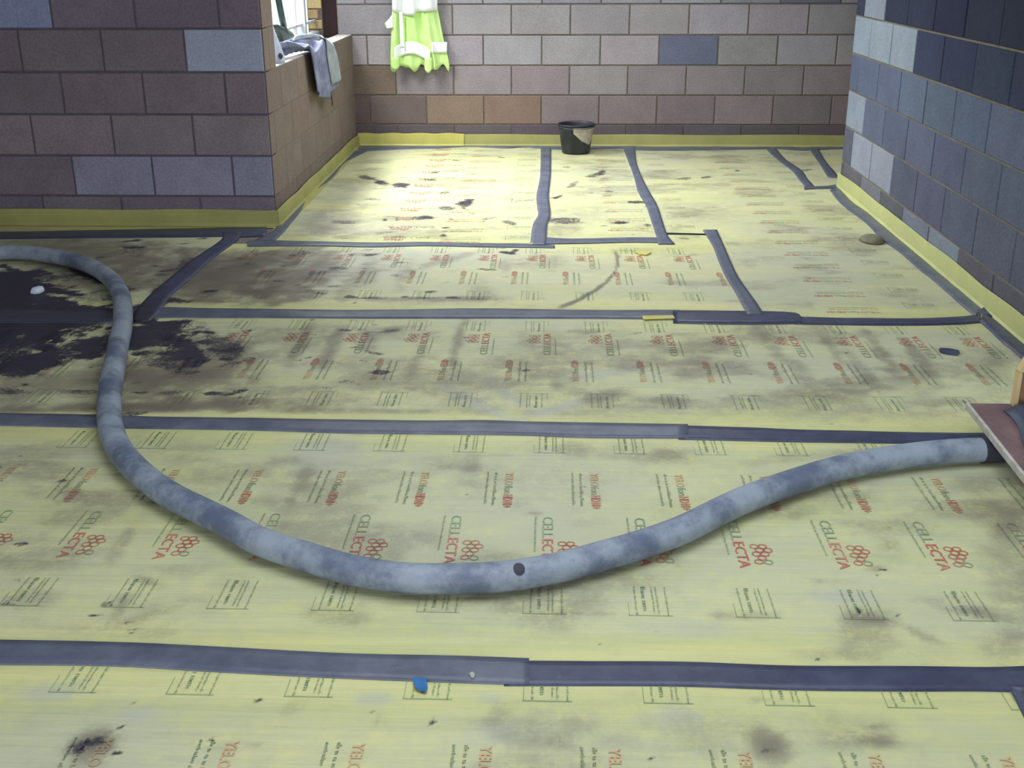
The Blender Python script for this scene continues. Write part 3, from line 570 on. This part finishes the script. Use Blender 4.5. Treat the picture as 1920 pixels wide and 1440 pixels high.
ribbon('grey tape running towards the back wall right of the bucket', *vt([(272,1166,1190),(304,1178,1193),(330,1188,1202),(360,1196,1217),(386,1211,1232),(412,1220,1241),(442,1230,1251),(459,1234,1265)]), M_TAPE, .0066)
ribbon('straight grey tape along the left edge of the clean pale sheet', *vt([(433,1318,1344),(462,1336,1357),(490,1347,1369),(518,1359.5,1382),(545,1376,1400),(573,1391,1420),(592,1402,1432)]), M_TAPE, .0076)
ribbon('narrow grey tape slanting down to the far end of the right wall', *vt([(280,1436,1455),(301,1459,1474),(320,1484,1502),(337,1498,1514),(354,1512,1530)]), M_TAPE, .0056)
L_, R2 = hz([(1508,352,356),(1530,351,355),(1552,350,354.5),(1572,347,353)])
ribbon('sliver of grey tape turning to the far end of the right wall', L_, R2, M_TAPE, .0066)
ribbon('short grey tape piece beside the far end of the right wall', *vt([(280,1517,1534),(304,1534,1548),(323,1546,1564),(334,1553,1572)]), M_TAPE, .0062)
U_ = [(1571,352),(1596,379),(1619,395),(1654,421),(1684,447),(1700,457),(1725,482),(1750,497),(1782,520),(1812,545),(1850,572)]
D_ = [(1556,357),(1573,379),(1593,396),(1626,421),(1651,448),(1688,475),(1722,505),(1750,527),(1782,555),(1810,580),(1829,594)]
ribbon('dark grey tape along the foot of the right block wall', U_, D_, M_TAPE, .0056)
ribbon('dark tape along the right wall nearer the camera, below the curled tape end', [(1856,572),(1875,597),(1890,612),(1920,636),(2000,700)], [(1836,604),(1860,625),(1880,645),(1900,660),(1975,728)], M_TAPED, .0066)
o = ribbon('', [(1236,437.5),(1290,438.5),(1345,440)], [(1236,440),(1290,440.5),(1345,442)], simple('black_cord', (34, 32, 40), (28, 26, 34)), .004, name='cord', parent=rt); o.parent = None
tag(o, 'thin black cord lying between two grey tapes on the pale sheet', 'cord')

# ------------------------------------------------------------------ foam edging strips
def edging(label, p0, p1, mat, nrm, h=.092, t=.008, wav=.004, z0=.0):
    p0 = np.array(p0, float); p1 = np.array(p1, float); n = 40; nrm = np.array(nrm, float); V = []
    for i in range(n+1):
        p = p0+(p1-p0)*i/n; s = i*.35; w0 = wav*(math.sin(s)+.6*math.sin(s*2.3+1)); hh = h+.003*math.sin(s*1.7)
        for a, z in ((0, z0), (0, hh), (t*.3, hh+.002), (t, hh), (t+.002+abs(w0)*.6, .018), (t+.012, .004), (t+.045, .0022), (t+.045, z0)):
            q = p+nrm*(a+.002+max(0, w0)*(z/h)); V.append((q[0], q[1], z))
    m = 8; Fs = [(i*m+k, i*m+(k+1) % m, (i+1)*m+(k+1) % m, (i+1)*m+k) for i in range(n) for k in range(m)] + [tuple(range(m)), tuple(n*m+k for k in range(m))]
    o = mesh_obj('foam_edging', V, Fs, mat, smooth=False); tag(o, label, 'edging strip', 'foam edging strips around the room'); return o
edging('yellow foam edging strip at the foot of the left block wall', (-4.9, YL-.006), (XL+.02, YL-.006), M_EDGE, (0, -1))
edging('yellow foam edging strip along the low window wall', (XL+.006, YL-.01), (XL+.006, YB-.02), M_EDGE, (1, 0))
edging('bright yellow length of foam edging at the back wall, beside the window corner', (XL+.01, YB-.008), (-.70, YB-.008), M_EDGEB, (0, -1), .098, .010)
edging('long duller yellow foam edging along the back wall, behind the bucket', (-.702, YB-.006), (3.5, YB-.006), M_EDGE, (0, -1), .090)
edging('pale yellow foam edging strip at the foot of the right block wall', (XR-.006, 4.2), (XR-.006, YRE), M_EDGEP, (-1, 0), .094)

# ------------------------------------------------------------------ hose
def tube(path, rad, seg=28, squash=.93):
    P_ = [np.array(p, float) for p in path]; n = len(P_); V = []
    for i in range(n):
        t = P_[min(i+1, n-1)]-P_[max(i-1, 0)]; t /= np.linalg.norm(t); side = np.cross(t, [0, 0, 1]); side /= np.linalg.norm(side); up = np.cross(side, t)
        r = rad[i] if hasattr(rad, '__len__') else rad
        for k in range(seg):
            a = 2*math.pi*k/seg; V.append(P_[i]+side*r*math.cos(a)+up*r*squash*math.sin(a))
    Fs = [(i*seg+k, (i+1)*seg+k, (i+1)*seg+(k+1) % seg, i*seg+(k+1) % seg) for i in range(n-1) for k in range(seg)]
    Fs += [tuple(range(seg)), tuple(reversed([(n-1)*seg+k for k in range(seg)]))]
    return V, Fs
def spline(pts, sub=10):
    out = []; p = [np.array(q, float) for q in pts]
    for i in range(len(p)-1):
        a, b_, c, d = p[max(i-1, 0)], p[i], p[i+1], p[min(i+2, len(p)-1)]
        for k in range(sub):
            t = k/sub; out.append(.5*((2*b_)+(-a+c)*t+(2*a-5*b_+4*c-d)*t*t+(-a+3*b_-3*c+d)*t**3))
    out.append(p[-1]); return out
def hose_mat():
    m, nt, b = new_mat('cement_caked_hose', .5, .45); v = objvec(nt)
    n = noise(nt, 5, 6, .7, v); n2 = noise(nt, 26, 5, .7, v); n3 = noise(nt, 120, 3, .7, v)
    c = mixc(nt, ramp(nt, n.outputs[0], .36, .62), lin((88, 99, 122)), lin((140, 152, 167)))
    c = mixc(nt, mth(nt, 'MULTIPLY', ramp(nt, n2.outputs[0], .56, .72), .5), c, lin((84, 90, 114)))
    c = mixc(nt, mth(nt, 'MULTIPLY', ramp(nt, n2.outputs[0], .3, .45), -.0), c, lin((180, 190, 205)))
    nt.links.new(c, b.inputs['Base Color']); bump(nt, b, mth(nt, 'ADD', n2.outputs[0], mth(nt, 'MULTIPLY', n3.outputs[0], .4)), .4, .004); return m
M_HOSE = hose_mat()
hz_px = [(-190,500),(-90,484),(0,477),(50,477),(97,483),(140,492),(180,507),(210,529),(227,556),(231,590),(229,620),(223,648),(215,690),(208,730),(205,765),(208,805),(224,846),(262,890),(318,932),(415,981),(485,1019),(555,1043),(660,1074),(760,1089),(860,1090),(945,1086),(1040,1071),(1120,1050),(1200,1027),(1280,998),(1380,949),(1480,911),(1580,881),(1680,862),(1780,851),(1848,848)]
RH = .0395
hp = []
for u, v in hz_px:
    q = at(u, v, 2, .036); hp.append((q[0], q[1], RH*.93+.0075))
hose = empty('concrete_hose', (0, 0, 0)); tag(hose, 'thick grey-blue cement-caked pumping hose snaking across the floor', 'hose')
V, Fs = tube(spline(hp, 8), RH); mesh_obj('hose_body', V, Fs, M_HOSE, hose, smooth=True)
M_BLK = simple('black_rubber', (38, 38, 50), (54, 54, 68), 12, .6, .4, .3)
e0 = np.array(hp[-1]); d0 = e0-np.array(hp[-2]); d0 /= np.linalg.norm(d0)
cp_path = [e0-d0*.015, e0, e0+d0*.05, e0+d0*.055, e0+d0*.20+np.array([0, -.01, 0]), e0+d0*.9+np.array([0, -.05, 0])]
V, Fs = tube(cp_path, [.0405, .0410, .0410, .039, .039, .039], squash=1.0); mesh_obj('coupling', V, Fs, M_BLK, hose, smooth=True).modifiers.new('e', 'EDGE_SPLIT')
# dark repair patch on the hose
iS = spline(hp, 8)
def patch(u, v, w_, h_):
    best = min(range(len(iS)), key=lambda i: np.linalg.norm(iS[i][:2]-at(u, v, 2, .05)[:2])); c = iS[best]; t = iS[best+1]-iS[best-1]; t /= np.linalg.norm(t); side = np.cross(t, [0, 0, 1])
    V = []; n = 9; m = 9
    for i in range(n):
        for k in range(m):
            x = (i/(n-1)-.5)*2; y = (k/(m-1)-.5)*2; q = max(abs(x), abs(y))+1e-6; rr_ = q/math.hypot(x, y) if (x or y) else 0; x2, y2 = x*rr_, y*rr_
            a = math.radians(52)+y2*h_; V.append(c+t*x2*w_+(side*math.cos(a)+np.array([0, 0, 1])*math.sin(a)*.95)*(RH+.0012))
    return mesh_obj('dark_patch', V, [(i*m+k, i*m+k+1, (i+1)*m+k+1, (i+1)*m+k) for i in range(n-1) for k in range(m-1)], M_BLK, hose, smooth=True)
patch(983, 1092, .014, .42)

# ------------------------------------------------------------------ bucket
bc = at(1080, 291); bx, by = bc[0]+.0, bc[1]+.105
bucket = empty('bucket', (bx, by, .004)); tag(bucket, 'black plastic builder\'s bucket with cream splash by the back wall', 'bucket')
def lathe(prof, seg=40):
    V = [(r*math.cos(2*math.pi*k/seg), r*math.sin(2*math.pi*k/seg), z) for r, z in prof for k in range(seg)]
    return V, [(i*seg+k, i*seg+(k+1) % seg, (i+1)*seg+(k+1) % seg, (i+1)*seg+k) for i in range(len(prof)-1) for k in range(seg)]
pr = [(0, .0), (.100, 0), (.106, .006), (.128, .17), (.133, .175), (.133, .182), (.134, .205), (.141, .208), (.143, .216), (.139, .220), (.134, .218), (.131, .205), (.124, .16), (.104, .02), (0, .018)]
M_BUC = simple('black_plastic', (36, 38, 48), (56, 58, 68), 9, .5, .4, .2)
V, Fs = lathe(pr); mesh_obj('bucket_body', V, Fs, M_BUC, bucket, smooth=True)
def splash(a0, a1, pts, n=22, m=12):
    V, Fs = [], []
    for i in range(n+1):
        a = a0+(a1-a0)*i/n; zt = .200; x = i/n; zb = np.interp(x, [p[0] for p in pts], [p[1] for p in pts])
        for k in range(m+1):
            z = zt+(zb-zt)*k/m; r = np.interp(z, [.006, .17, .175, .205], [.106, .128, .133, .134])+.0016; V.append((r*math.cos(a), r*math.sin(a), z))
    Fs = [(i*(m+1)+k, i*(m+1)+k+1, (i+1)*(m+1)+k+1, (i+1)*(m+1)+k) for i in range(n) for k in range(m)]
    return V, Fs
V, Fs = splash(math.radians(-108), math.radians(-8), [(0, .16), (.12, .135), (.3, .10), (.5, .082), (.68, .066), (.82, .10), (1, .13)])
mesh_obj('cream_splash', V, Fs, simple('dried_cream_render', (196, 188, 172), (170, 162, 150), 20, .9, .2, .5), bucket, smooth=True)
M_WIRE = simple('dull_wire', (70, 72, 84), (90, 92, 104), 10, .4, .5, .1, .001, .6)
hpth = [np.array((.143*math.cos(a), -.143*abs(math.sin(a))*.99-.003, .205-.012*math.sin(a)-.0)) for a in np.linspace(0.0, math.pi, 24)]
V, Fs = tube(hpth, .0028, 8, 1); mesh_obj('handle', V, Fs, M_WIRE, bucket, smooth=True)
bucket.rotation_euler = (0, 0, math.radians(8))

# ------------------------------------------------------------------ small things on the floor
def lump(name, u, v, w_, d_, h_, mat, label, cat, seed, jag=.2, rot=0):
    rng = random.Random(seed); c = at(u, v); seg = 16; V = []
    prof = [(1, 0), (1.0, .35), (.82, .85), (.45, 1.0), (0.0, 1.03)]
    js = [1+rng.uniform(-jag, jag) for _ in range(seg)]
    for r, z in prof:
        for k in range(seg):
            a = 2*math.pi*k/seg; x = math.cos(a)*r*js[k]*w_/2; y = math.sin(a)*r*js[k]*d_/2; ca, sa = math.cos(rot), math.sin(rot)
            V.append((x*ca-y*sa, x*sa+y*ca, z*h_))
    Fs = [(i*seg+k, i*seg+(k+1) % seg, (i+1)*seg+(k+1) % seg, (i+1)*seg+k) for i in range(len(prof)-1) for k in range(seg)] + [tuple(reversed(range(seg)))]
    o = mesh_obj(name, V, Fs, mat, smooth=True); o.location = (c[0], c[1], .003); tag(o, label, cat); return o
lump('flat_stone', 1635, 453, .125, .16, .028, simple('grey_stone', (128, 128, 108), (108, 108, 96), 30, .9, .2, .5), 'round flat grey lump on the pale sheet near the right wall', 'stone', 3, .05)
lump('white_pebble', 71, 549, .050, .075, .024, simple('white_scrap', (216, 224, 240), (196, 206, 224), 20, .7, .3, .4), 'small white lump in the black slurry on the left', 'scrap', 5, .18)
def flat_scrap(name, pts, mat, label, cat, z=.004, th=.0015, bend=0):
    P_ = [at(*p) for p in pts]; c = sum(P_)/len(P_); n = len(P_); V = []
    for zz in (z, z+th):
        for i, p in enumerate(P_): V.append((p[0]-c[0], p[1]-c[1], zz+(bend if i % 3 == 0 else 0)))
    Fs = [tuple(range(n)), tuple(range(2*n-1, n-1, -1))] + [(i, (i+1) % n, n+(i+1) % n, n+i) for i in range(n)]
    o = mesh_obj(name, V, Fs, mat); o.location = (c[0], c[1], 0); tag(o, label, cat); return o
flat_scrap('tape_offcut', [(1760,657),(1764,655),(1780,656),(1798,660),(1799,664),(1795,668),(1778,666),(1762,662)], M_TAPED, 'short dark tape offcut lying alone near the right wall', 'scrap', .003, .004)
flat_scrap('blue_tape_scrap', [(774,1275),(800,1278),(802,1296),(799,1303),(781,1297),(776,1288)], simple('blue_scrap', (58, 120, 176), (44, 100, 160), 20), 'torn blue scrap stuck at the near edge of the wide front tape', 'scrap', .007, .001)
flat_scrap('grey_paint_spot', [(880,1270),(886,1267),(891,1272),(889,1277),(883,1276)], simple('grey_crumb', (176, 176, 172), (160, 160, 156), 20), 'pale grey crumb on the wide front tape', 'scrap', .007, .004)
flat_scrap('foam_offcut', [(1204,596),(1262,595),(1265,600),(1206,602)], M_EDGEB, 'thin yellow foam offcut on the near edge of the middle tape', 'scrap', .006, .004)
flat_scrap('foam_offcut', [(1196,471),(1206,474),(1218,471),(1220,476),(1212,480),(1200,479),(1190,475)], M_EDGEB, 'small crumpled yellow foam offcut in front of the tape corner', 'scrap', .002, .006)

# ------------------------------------------------------------------ boards at the door on the right
M_PLY = simple('muddy_plywood', (128, 104, 104), (104, 84, 88), 14, .85, .2, .5, .004, 0, (1, .5, 1))
M_PLYE = simple('pale_plywood_edge', (186, 186, 180), (164, 160, 150), 30, .8, .2, .3)
zb = .088
pA = at(1812, 766, 2, zb); pB = at(1925, 911, 2, zb); pC = pB+np.array([.30, .06, 0]); pD = at(1905, 767, 2, zb)
pB2 = pB+(pB-pA)*.5; pC2 = pD+(pB2-pA); pD2 = pD
brd = empty('plywood_board', tuple(pA)); tag(brd, 'muddy reddish-brown plywood board laid over the hose coupling', 'board')
def prism(poly, z0, z1, inset=0):
    n = len(poly); V = [(p[0], p[1], z0) for p in poly]+[(p[0], p[1], z1) for p in poly]
    return V, [tuple(reversed(range(n))), tuple(range(n, 2*n))]+[(i, (i+1) % n, n+(i+1) % n, n+i) for i in range(n)]
poly = [np.array(q)-pA for q in (pB2, pC2, pD2, pA)]
V, Fs = prism(poly, .0005, .018); mesh_obj('board_sheet', V, Fs, M_PLY, brd)
dd = (pB2-pA); dd = dd/np.linalg.norm(dd); nn = np.array([dd[1], -dd[0], 0]); nn = nn if nn[0] > 0 else -nn
V, Fs = prism([np.array([0, 0, 0])-nn*.004, (pB2-pA)-nn*.004, (pB2-pA)+nn*.006, nn*.006], 0, .0195); mesh_obj('pale_edge', V, Fs, M_PLYE, brd)
bl = boxes('timber_packer', [(-.04, .04, -.05, .05, 0, .0845)], simple('old_packer', (88, 76, 66), (70, 60, 56), 10)); bl.location = (pD[0]-.02, pD[1]-.07, .003); tag(bl, 'dark timber packer under the far end of the plywood board', 'timber')
bl2 = boxes('timber_packer', [(-.04, .04, -.05, .05, 0, .0845)], simple('old_packer_b', (88, 76, 66), (70, 60, 56), 10)); bl2.location = (pC2[0]-.05, pC2[1]+.06, .003); tag(bl2, 'timber packer under the near end of the plywood board, out by the doorway', 'timber')
# dark rumpled sheet and upright yellow timber by the jamb
M_SHT = simple('dark_blue_sheet', (44, 54, 78), (58, 70, 92), 8, .5, .4, .4)
q0 = at(1882, 768, 2, .112); 
sp = []
for i in range(9):
    for k in range(9):
        a = i/8; c_ = k/8; base = q0*(1-a)+at(1935, 846, 2, .112)*a; sp.append((base[0]+c_*.22+.012*math.sin(5*a), base[1]+c_*.09, .108+.022*math.sin(math.pi*c_)*(.6+.4*math.sin(7*a+2*c_))))
o = mesh_obj('dark_sheet', sp, [(i*9+k, i*9+k+1, (i+1)*9+k+1, (i+1)*9+k) for i in range(8) for k in range(8)], M_SHT, smooth=True); o.modifiers.new('s', 'SOLIDIFY').thickness = .003; tag(o, 'dark blue rumpled sheet shape on the plywood board at the right edge', 'sheeting')
M_TIM = simple('fresh_yellow_timber', (204, 186, 138), (182, 162, 120), 9, .7, .3, .3, .003, 0, (1, 1, .2))
a0 = at(1900, 765, 1, 3.42); a1 = at(1911, 696, 1, 3.42)
tb = empty('timber_hatch', (a0[0], 3.42, a0[2])); tag(tb, 'pale yellow timber frame corner standing at the right edge of the photo', 'timber')
def bar3(p0, p1, w_, d_):
    p0 = np.array(p0, float); p1 = np.array(p1, float); t = p1-p0; t /= np.linalg.norm(t); s = np.array([0, 1., 0]); u_ = np.cross(t, s); V = []
    for p in (p0, p1):
        for sx, sy in ((-1, -1), (1, -1), (1, 1), (-1, 1)): V.append(p+u_*w_/2*sx+s*d_/2*sy)
    return V, [(0, 1, 2, 3), (7, 6, 5, 4), (0, 4, 5, 1), (1, 5, 6, 2), (2, 6, 7, 3), (3, 7, 4, 0)]
O0 = np.array([a0[0], 3.42, a0[2]])
a2 = at(1945, 812, 1, 3.42); a3 = at(1948, 640, 1, 3.42)
for nm, pa, pb in (('stile', a0, a1), ('lower_rail', a0, a2), ('upper_rail', a1, a3)):
    V, Fs = bar3(np.array(pa)-O0, np.array(pb)-O0, .012, .03); mesh_obj(nm, V, Fs, M_TIM, tb)
cpts = [a0, a1, a3, at(1990, 640, 1, 3.42), at(1990, 812, 1, 3.42), a2]
V = [tuple(np.array(p)-O0+np.array([.004, .02, 0])) for p in cpts]+[tuple(np.array(p)-O0+np.array([.004, .035, 0])) for p in cpts]
Fs = [(0, 1, 2, 3, 4, 5), (11, 10, 9, 8, 7, 6)]+[(i, (i+1) % 6, 6+(i+1) % 6, 6+i) for i in range(6)]
mesh_obj('infill_panel', V, Fs, simple('brown_board', (150, 122, 92), (128, 104, 84), 8), tb)

# ------------------------------------------------------------------ hi-vis vest on the back wall
def hang_cloth(name, outline_fn, nu, nv, mat, parent=None, th=.004):
    V = [outline_fn(i/(nu-1), k/(nv-1)) for i in range(nu) for k in range(nv)]
    o = mesh_obj(name, V, [(i*nv+k, i*nv+k+1, (i+1)*nv+k+1, (i+1)*nv+k) for i in range(nu-1) for k in range(nv-1)], mat, parent, smooth=True)
    md = o.modifiers.new('s', 'SOLIDIFY'); md.thickness = th; return o
M_HV = simple('lime_fluorescent_fabric', (208, 240, 160), (188, 228, 136), 6, .6, .3, .2)
M_RS = simple('reflective_tape_painted_glow', (246, 250, 252), (240, 246, 250), 6, .35, .6, .1)  # near-white colour stands in for light thrown back by the bands
vest = empty('hi_vis_jacket', (-.99, YB-.03, 1.25)); tag(vest, 'lime hi-vis jacket with bright reflective bands hanging on the back wall', 'jacket')
VO = np.array([-.99, YB-.03, 1.25])
def vpt(u, v, off): 
    q = at(u, v, 1, YB-.03-off); return np.array(q)-VO
# body: left and right borders by height (px), folded hem
vb = [(-150, 762, 800), (-60, 748, 812), (0, 737, 819), (20, 735, 821), (45, 734, 826), (75, 733, 832), (100, 732, 838), (118, 732, 843), (128, 733, 842)]
def vest_fn(x, t):
    v = -150+t*(278); l = np.interp(v, [b_[0] for b_ in vb], [b_[1] for b_ in vb]); r = np.interp(v, [b_[0] for b_ in vb], [b_[2] for b_ in vb])
    hem = 0
    if t > .93: hem = (t-.93)/.07*(5*math.sin(x*19+.6)+3*math.sin(x*33)-(6 if .60 < x < .68 else 0))
    u = l+(r-l)*x; off = .035+.018*math.sin(x*17+t*1.5)+.010*math.sin(x*31-t*2)*t
    if .68 < x < .74: off -= .02*t
    return vpt(u, v+hem, off)
hang_cloth('jacket_body', vest_fn, 60, 34, M_HV, vest)
def band_fn(u0, u1, v0, v1, sag, lift=.012):
    def f(x, t):
        u = u0+(u1-u0)*x; v = v0+(v1-v0)*t+sag(x); 
        l = np.interp(v, [b_[0] for b_ in vb], [b_[1] for b_ in vb]); r = np.interp(v, [b_[0] for b_ in vb], [b_[2] for b_ in vb]); xx = (u-l)/(r-l); tt = (v+150)/278
        off = .035+.018*math.sin(xx*17+tt*1.5)+.010*math.sin(xx*31-tt*2)*tt
        return vpt(u, v, off+lift)
    return f
hang_cloth('reflective_band', band_fn(735, 820, -18, 22, lambda x: 10*math.sin(math.pi*x)*(1 if x < .5 else .2)-2), 30, 6, M_RS, vest, .003)
hang_cloth('reflective_band', band_fn(739, 806, 84, 108, lambda x: 5-14*math.sin(math.pi*min(1, x*1.0))+5*x), 26, 6, M_RS, vest, .003)
hang_cloth('reflective_band', band_fn(809, 838, 79, 99, lambda x: 0), 10, 6, M_RS, vest, .003)
hang_cloth('reflective_band', lambda x, t: vpt(748+7*x+3*t, 22+68*t, .06+.004*math.sin(9*x)), 6, 14, M_RS, vest, .003)
hang_cloth('cuff', lambda x, t: vpt((721+4*t)*(1-x)+(737+1*t)*x, (44-17*x)*(1-t)+(54-2*x)*t, .05+.014*math.sin(3*x)), 8, 8, M_RS, vest, .012)
for (ua, ub, vv) in ((733, 749, 131), (796, 810, 137)):
    def tail(x, t, ua=ua, ub=ub, vv=vv):
        return vpt(ua+(ub-ua)*x, 108+(vv-108)*t*(1-.25*(2*x-1)**2), .055+.012*math.sin(math.pi*x))
    hang_cloth('hem_fold', tail, 10, 8, M_HV, vest, .006)

# ------------------------------------------------------------------ things on the sill
M_GAR = simple('faded_blue_cloth', (110, 114, 150), (150, 156, 180), 9, .9, .2, .4, .006)
SZ = SILL+.006
gar = empty('draped_jacket', (XL, 7.3, SZ)); tag(gar, 'faded blue-grey jacket draped over the window sill edge', 'jacket')
GO = np.array([XL, 7.3, SZ])
# cloth crosses the sill from outside to inside, then hangs; x along wall (Y), t along its length
def gar_fn(x, t):
    ya = 6.95+.70*x; 
    if t < .42:
        a = t/.42; X = -1.655+(XL+.012+1.655)*a; Y = 6.80+.53*a+.67*x*(.55+.45*a); Z = SZ+.046+.030*math.sin(x*9+a*2)*(1-.4*a)+.018*math.sin(x*21+a*4)+.02*math.sin(math.pi*a)
    else:
        a = (t-.42)/.58; th = min(1, a*5)*math.pi/2; Lh = .26+.11*math.sin(math.pi*min(1, x*.85+.05))
        X = XL+.014+.022*math.sin(th)+.018*math.sin(x*15+a)*min(1, a*3)+.015; Y = 7.33+.08*a+(.67+.14*a)*x; Z = SZ+.02+.014*math.cos(th)-max(0, a-.1)*Lh+.03*math.sin(x*9+2)*(1-a)
    return np.array([X, Y, Z])-GO
hang_cloth('jacket_cloth', gar_fn, 40, 44, M_GAR, gar, .009)
M_GARL = simple('pale_grey_lining', (172, 182, 190), (150, 160, 172), 9, .9, .2, .4)
def lin_fn(x, t):
    p = gar_fn(.72+.30*x, .12+.8*t); return p+np.array([.012+.008*math.sin(math.pi*x), .01, .016*(1-t)])
hang_cloth('pale_lining', lin_fn, 12, 30, M_GARL, gar, .006)
pth = [gar_fn(.5, 1.0)+np.array([.004, 0, .01]), gar_fn(.5, 1.0)+np.array([.004, .012, -.02]), gar_fn(.5, 1.0)+np.array([.004, .02, -.06])]
V, Fs = tube(spline(pth, 5), .003, 8, 1); mesh_obj('drawstring', V, Fs, M_DARKT, gar, smooth=True)
# white plastic bag standing on the sill next to the pier
wb0 = np.array([XL-.045, 6.80, SZ-.004])
def cone(name, label, cat, mat, base, pts):
    V = []; seg = 18
    for z, r1, r2, ox, oy in pts:
        for k in range(seg):
            a = 2*math.pi*k/seg; j = 1+.08*math.sin(3*a+z*20); V.append((ox+r1*j*math.cos(a), oy+r2*j*math.sin(a), z))
    Fs = [(i*seg+k, i*seg+(k+1) % seg, (i+1)*seg+(k+1) % seg, (i+1)*seg+k) for i in range(len(pts)-1) for k in range(seg)]+[tuple(reversed(range(seg))), tuple((len(pts)-1)*seg+k for k in range(seg))]
    o = mesh_obj(name, V, Fs, mat, smooth=True); o.location = base; tag(o, label, cat); return o
bag = empty('plastic_bag', tuple(wb0)); tag(bag, 'white pointed plastic bag standing on the sill beside the wall pier', 'bag')
o = cone('bag_body', None, None, simple('white_plastic', (206, 216, 240), (188, 200, 228), 6, .4, .4, .2), (0, 0, 0), [(0, .045, .05, 0, 0), (.03, .048, .05, 0, 0), (.10, .036, .04, -.004, -.01), (.17, .022, .026, -.008, -.02), (.235, .006, .008, -.012, -.03)]); o.parent = bag
o = cone('dark_print', None, None, M_BLK, (.034, -.038, .045), [(-.016, .006, .010, 0, 0), (0, .014, .018, 0, 0), (.016, .006, .010, 0, 0)]); o.parent = bag
# dark green shovel leaning in the opening
M_GRN = simple('dark_green_metal', (52, 76, 72), (40, 58, 58), 6, .5, .4, .2)
def wp(u, v, Y=None, X=None): 
    return np.array(at(u, v, 0, X))
XS = -1.745
s0 = wp(537, 78, X=XS)
shv = empty('long_handled_shovel', tuple(s0)); tag(shv, 'dark green long-handled shovel leaning in the window opening', 'shovel')
V, Fs = tube([wp(533, 54, X=XS)-s0, wp(527, 25, X=XS)-s0, wp(520, -12, X=XS)-s0, wp(514, -60, X=XS)-s0], .021, 12, 1); mesh_obj('handle', V, Fs, M_GRN, shv, smooth=True)
oc = [(516,46),(522,48),(530,51),(537,56),(544,61),(549,68),(548,75),(541,79),(539,99),(528,99),(524,66),(518,54)]
pp = [wp(u, v, X=XS)-s0 for u, v in oc]; n = len(pp); cm = sum(pp)/n
V = [p+np.array([.016, 0, 0]) for p in pp]+[p+np.array([-.016, 0, 0]) for p in pp]+[cm+np.array([.04, 0, 0]), cm+np.array([-.0, 0, 0])]
Fs = [(i, (i+1) % n, 2*n) for i in range(n)]+[((i+1) % n+n, i+n, 2*n+1) for i in range(n)]+[(i, i+n, (i+1) % n+n, (i+1) % n) for i in range(n)]
mesh_obj('blade', V, Fs, M_GRN, shv, smooth=True)
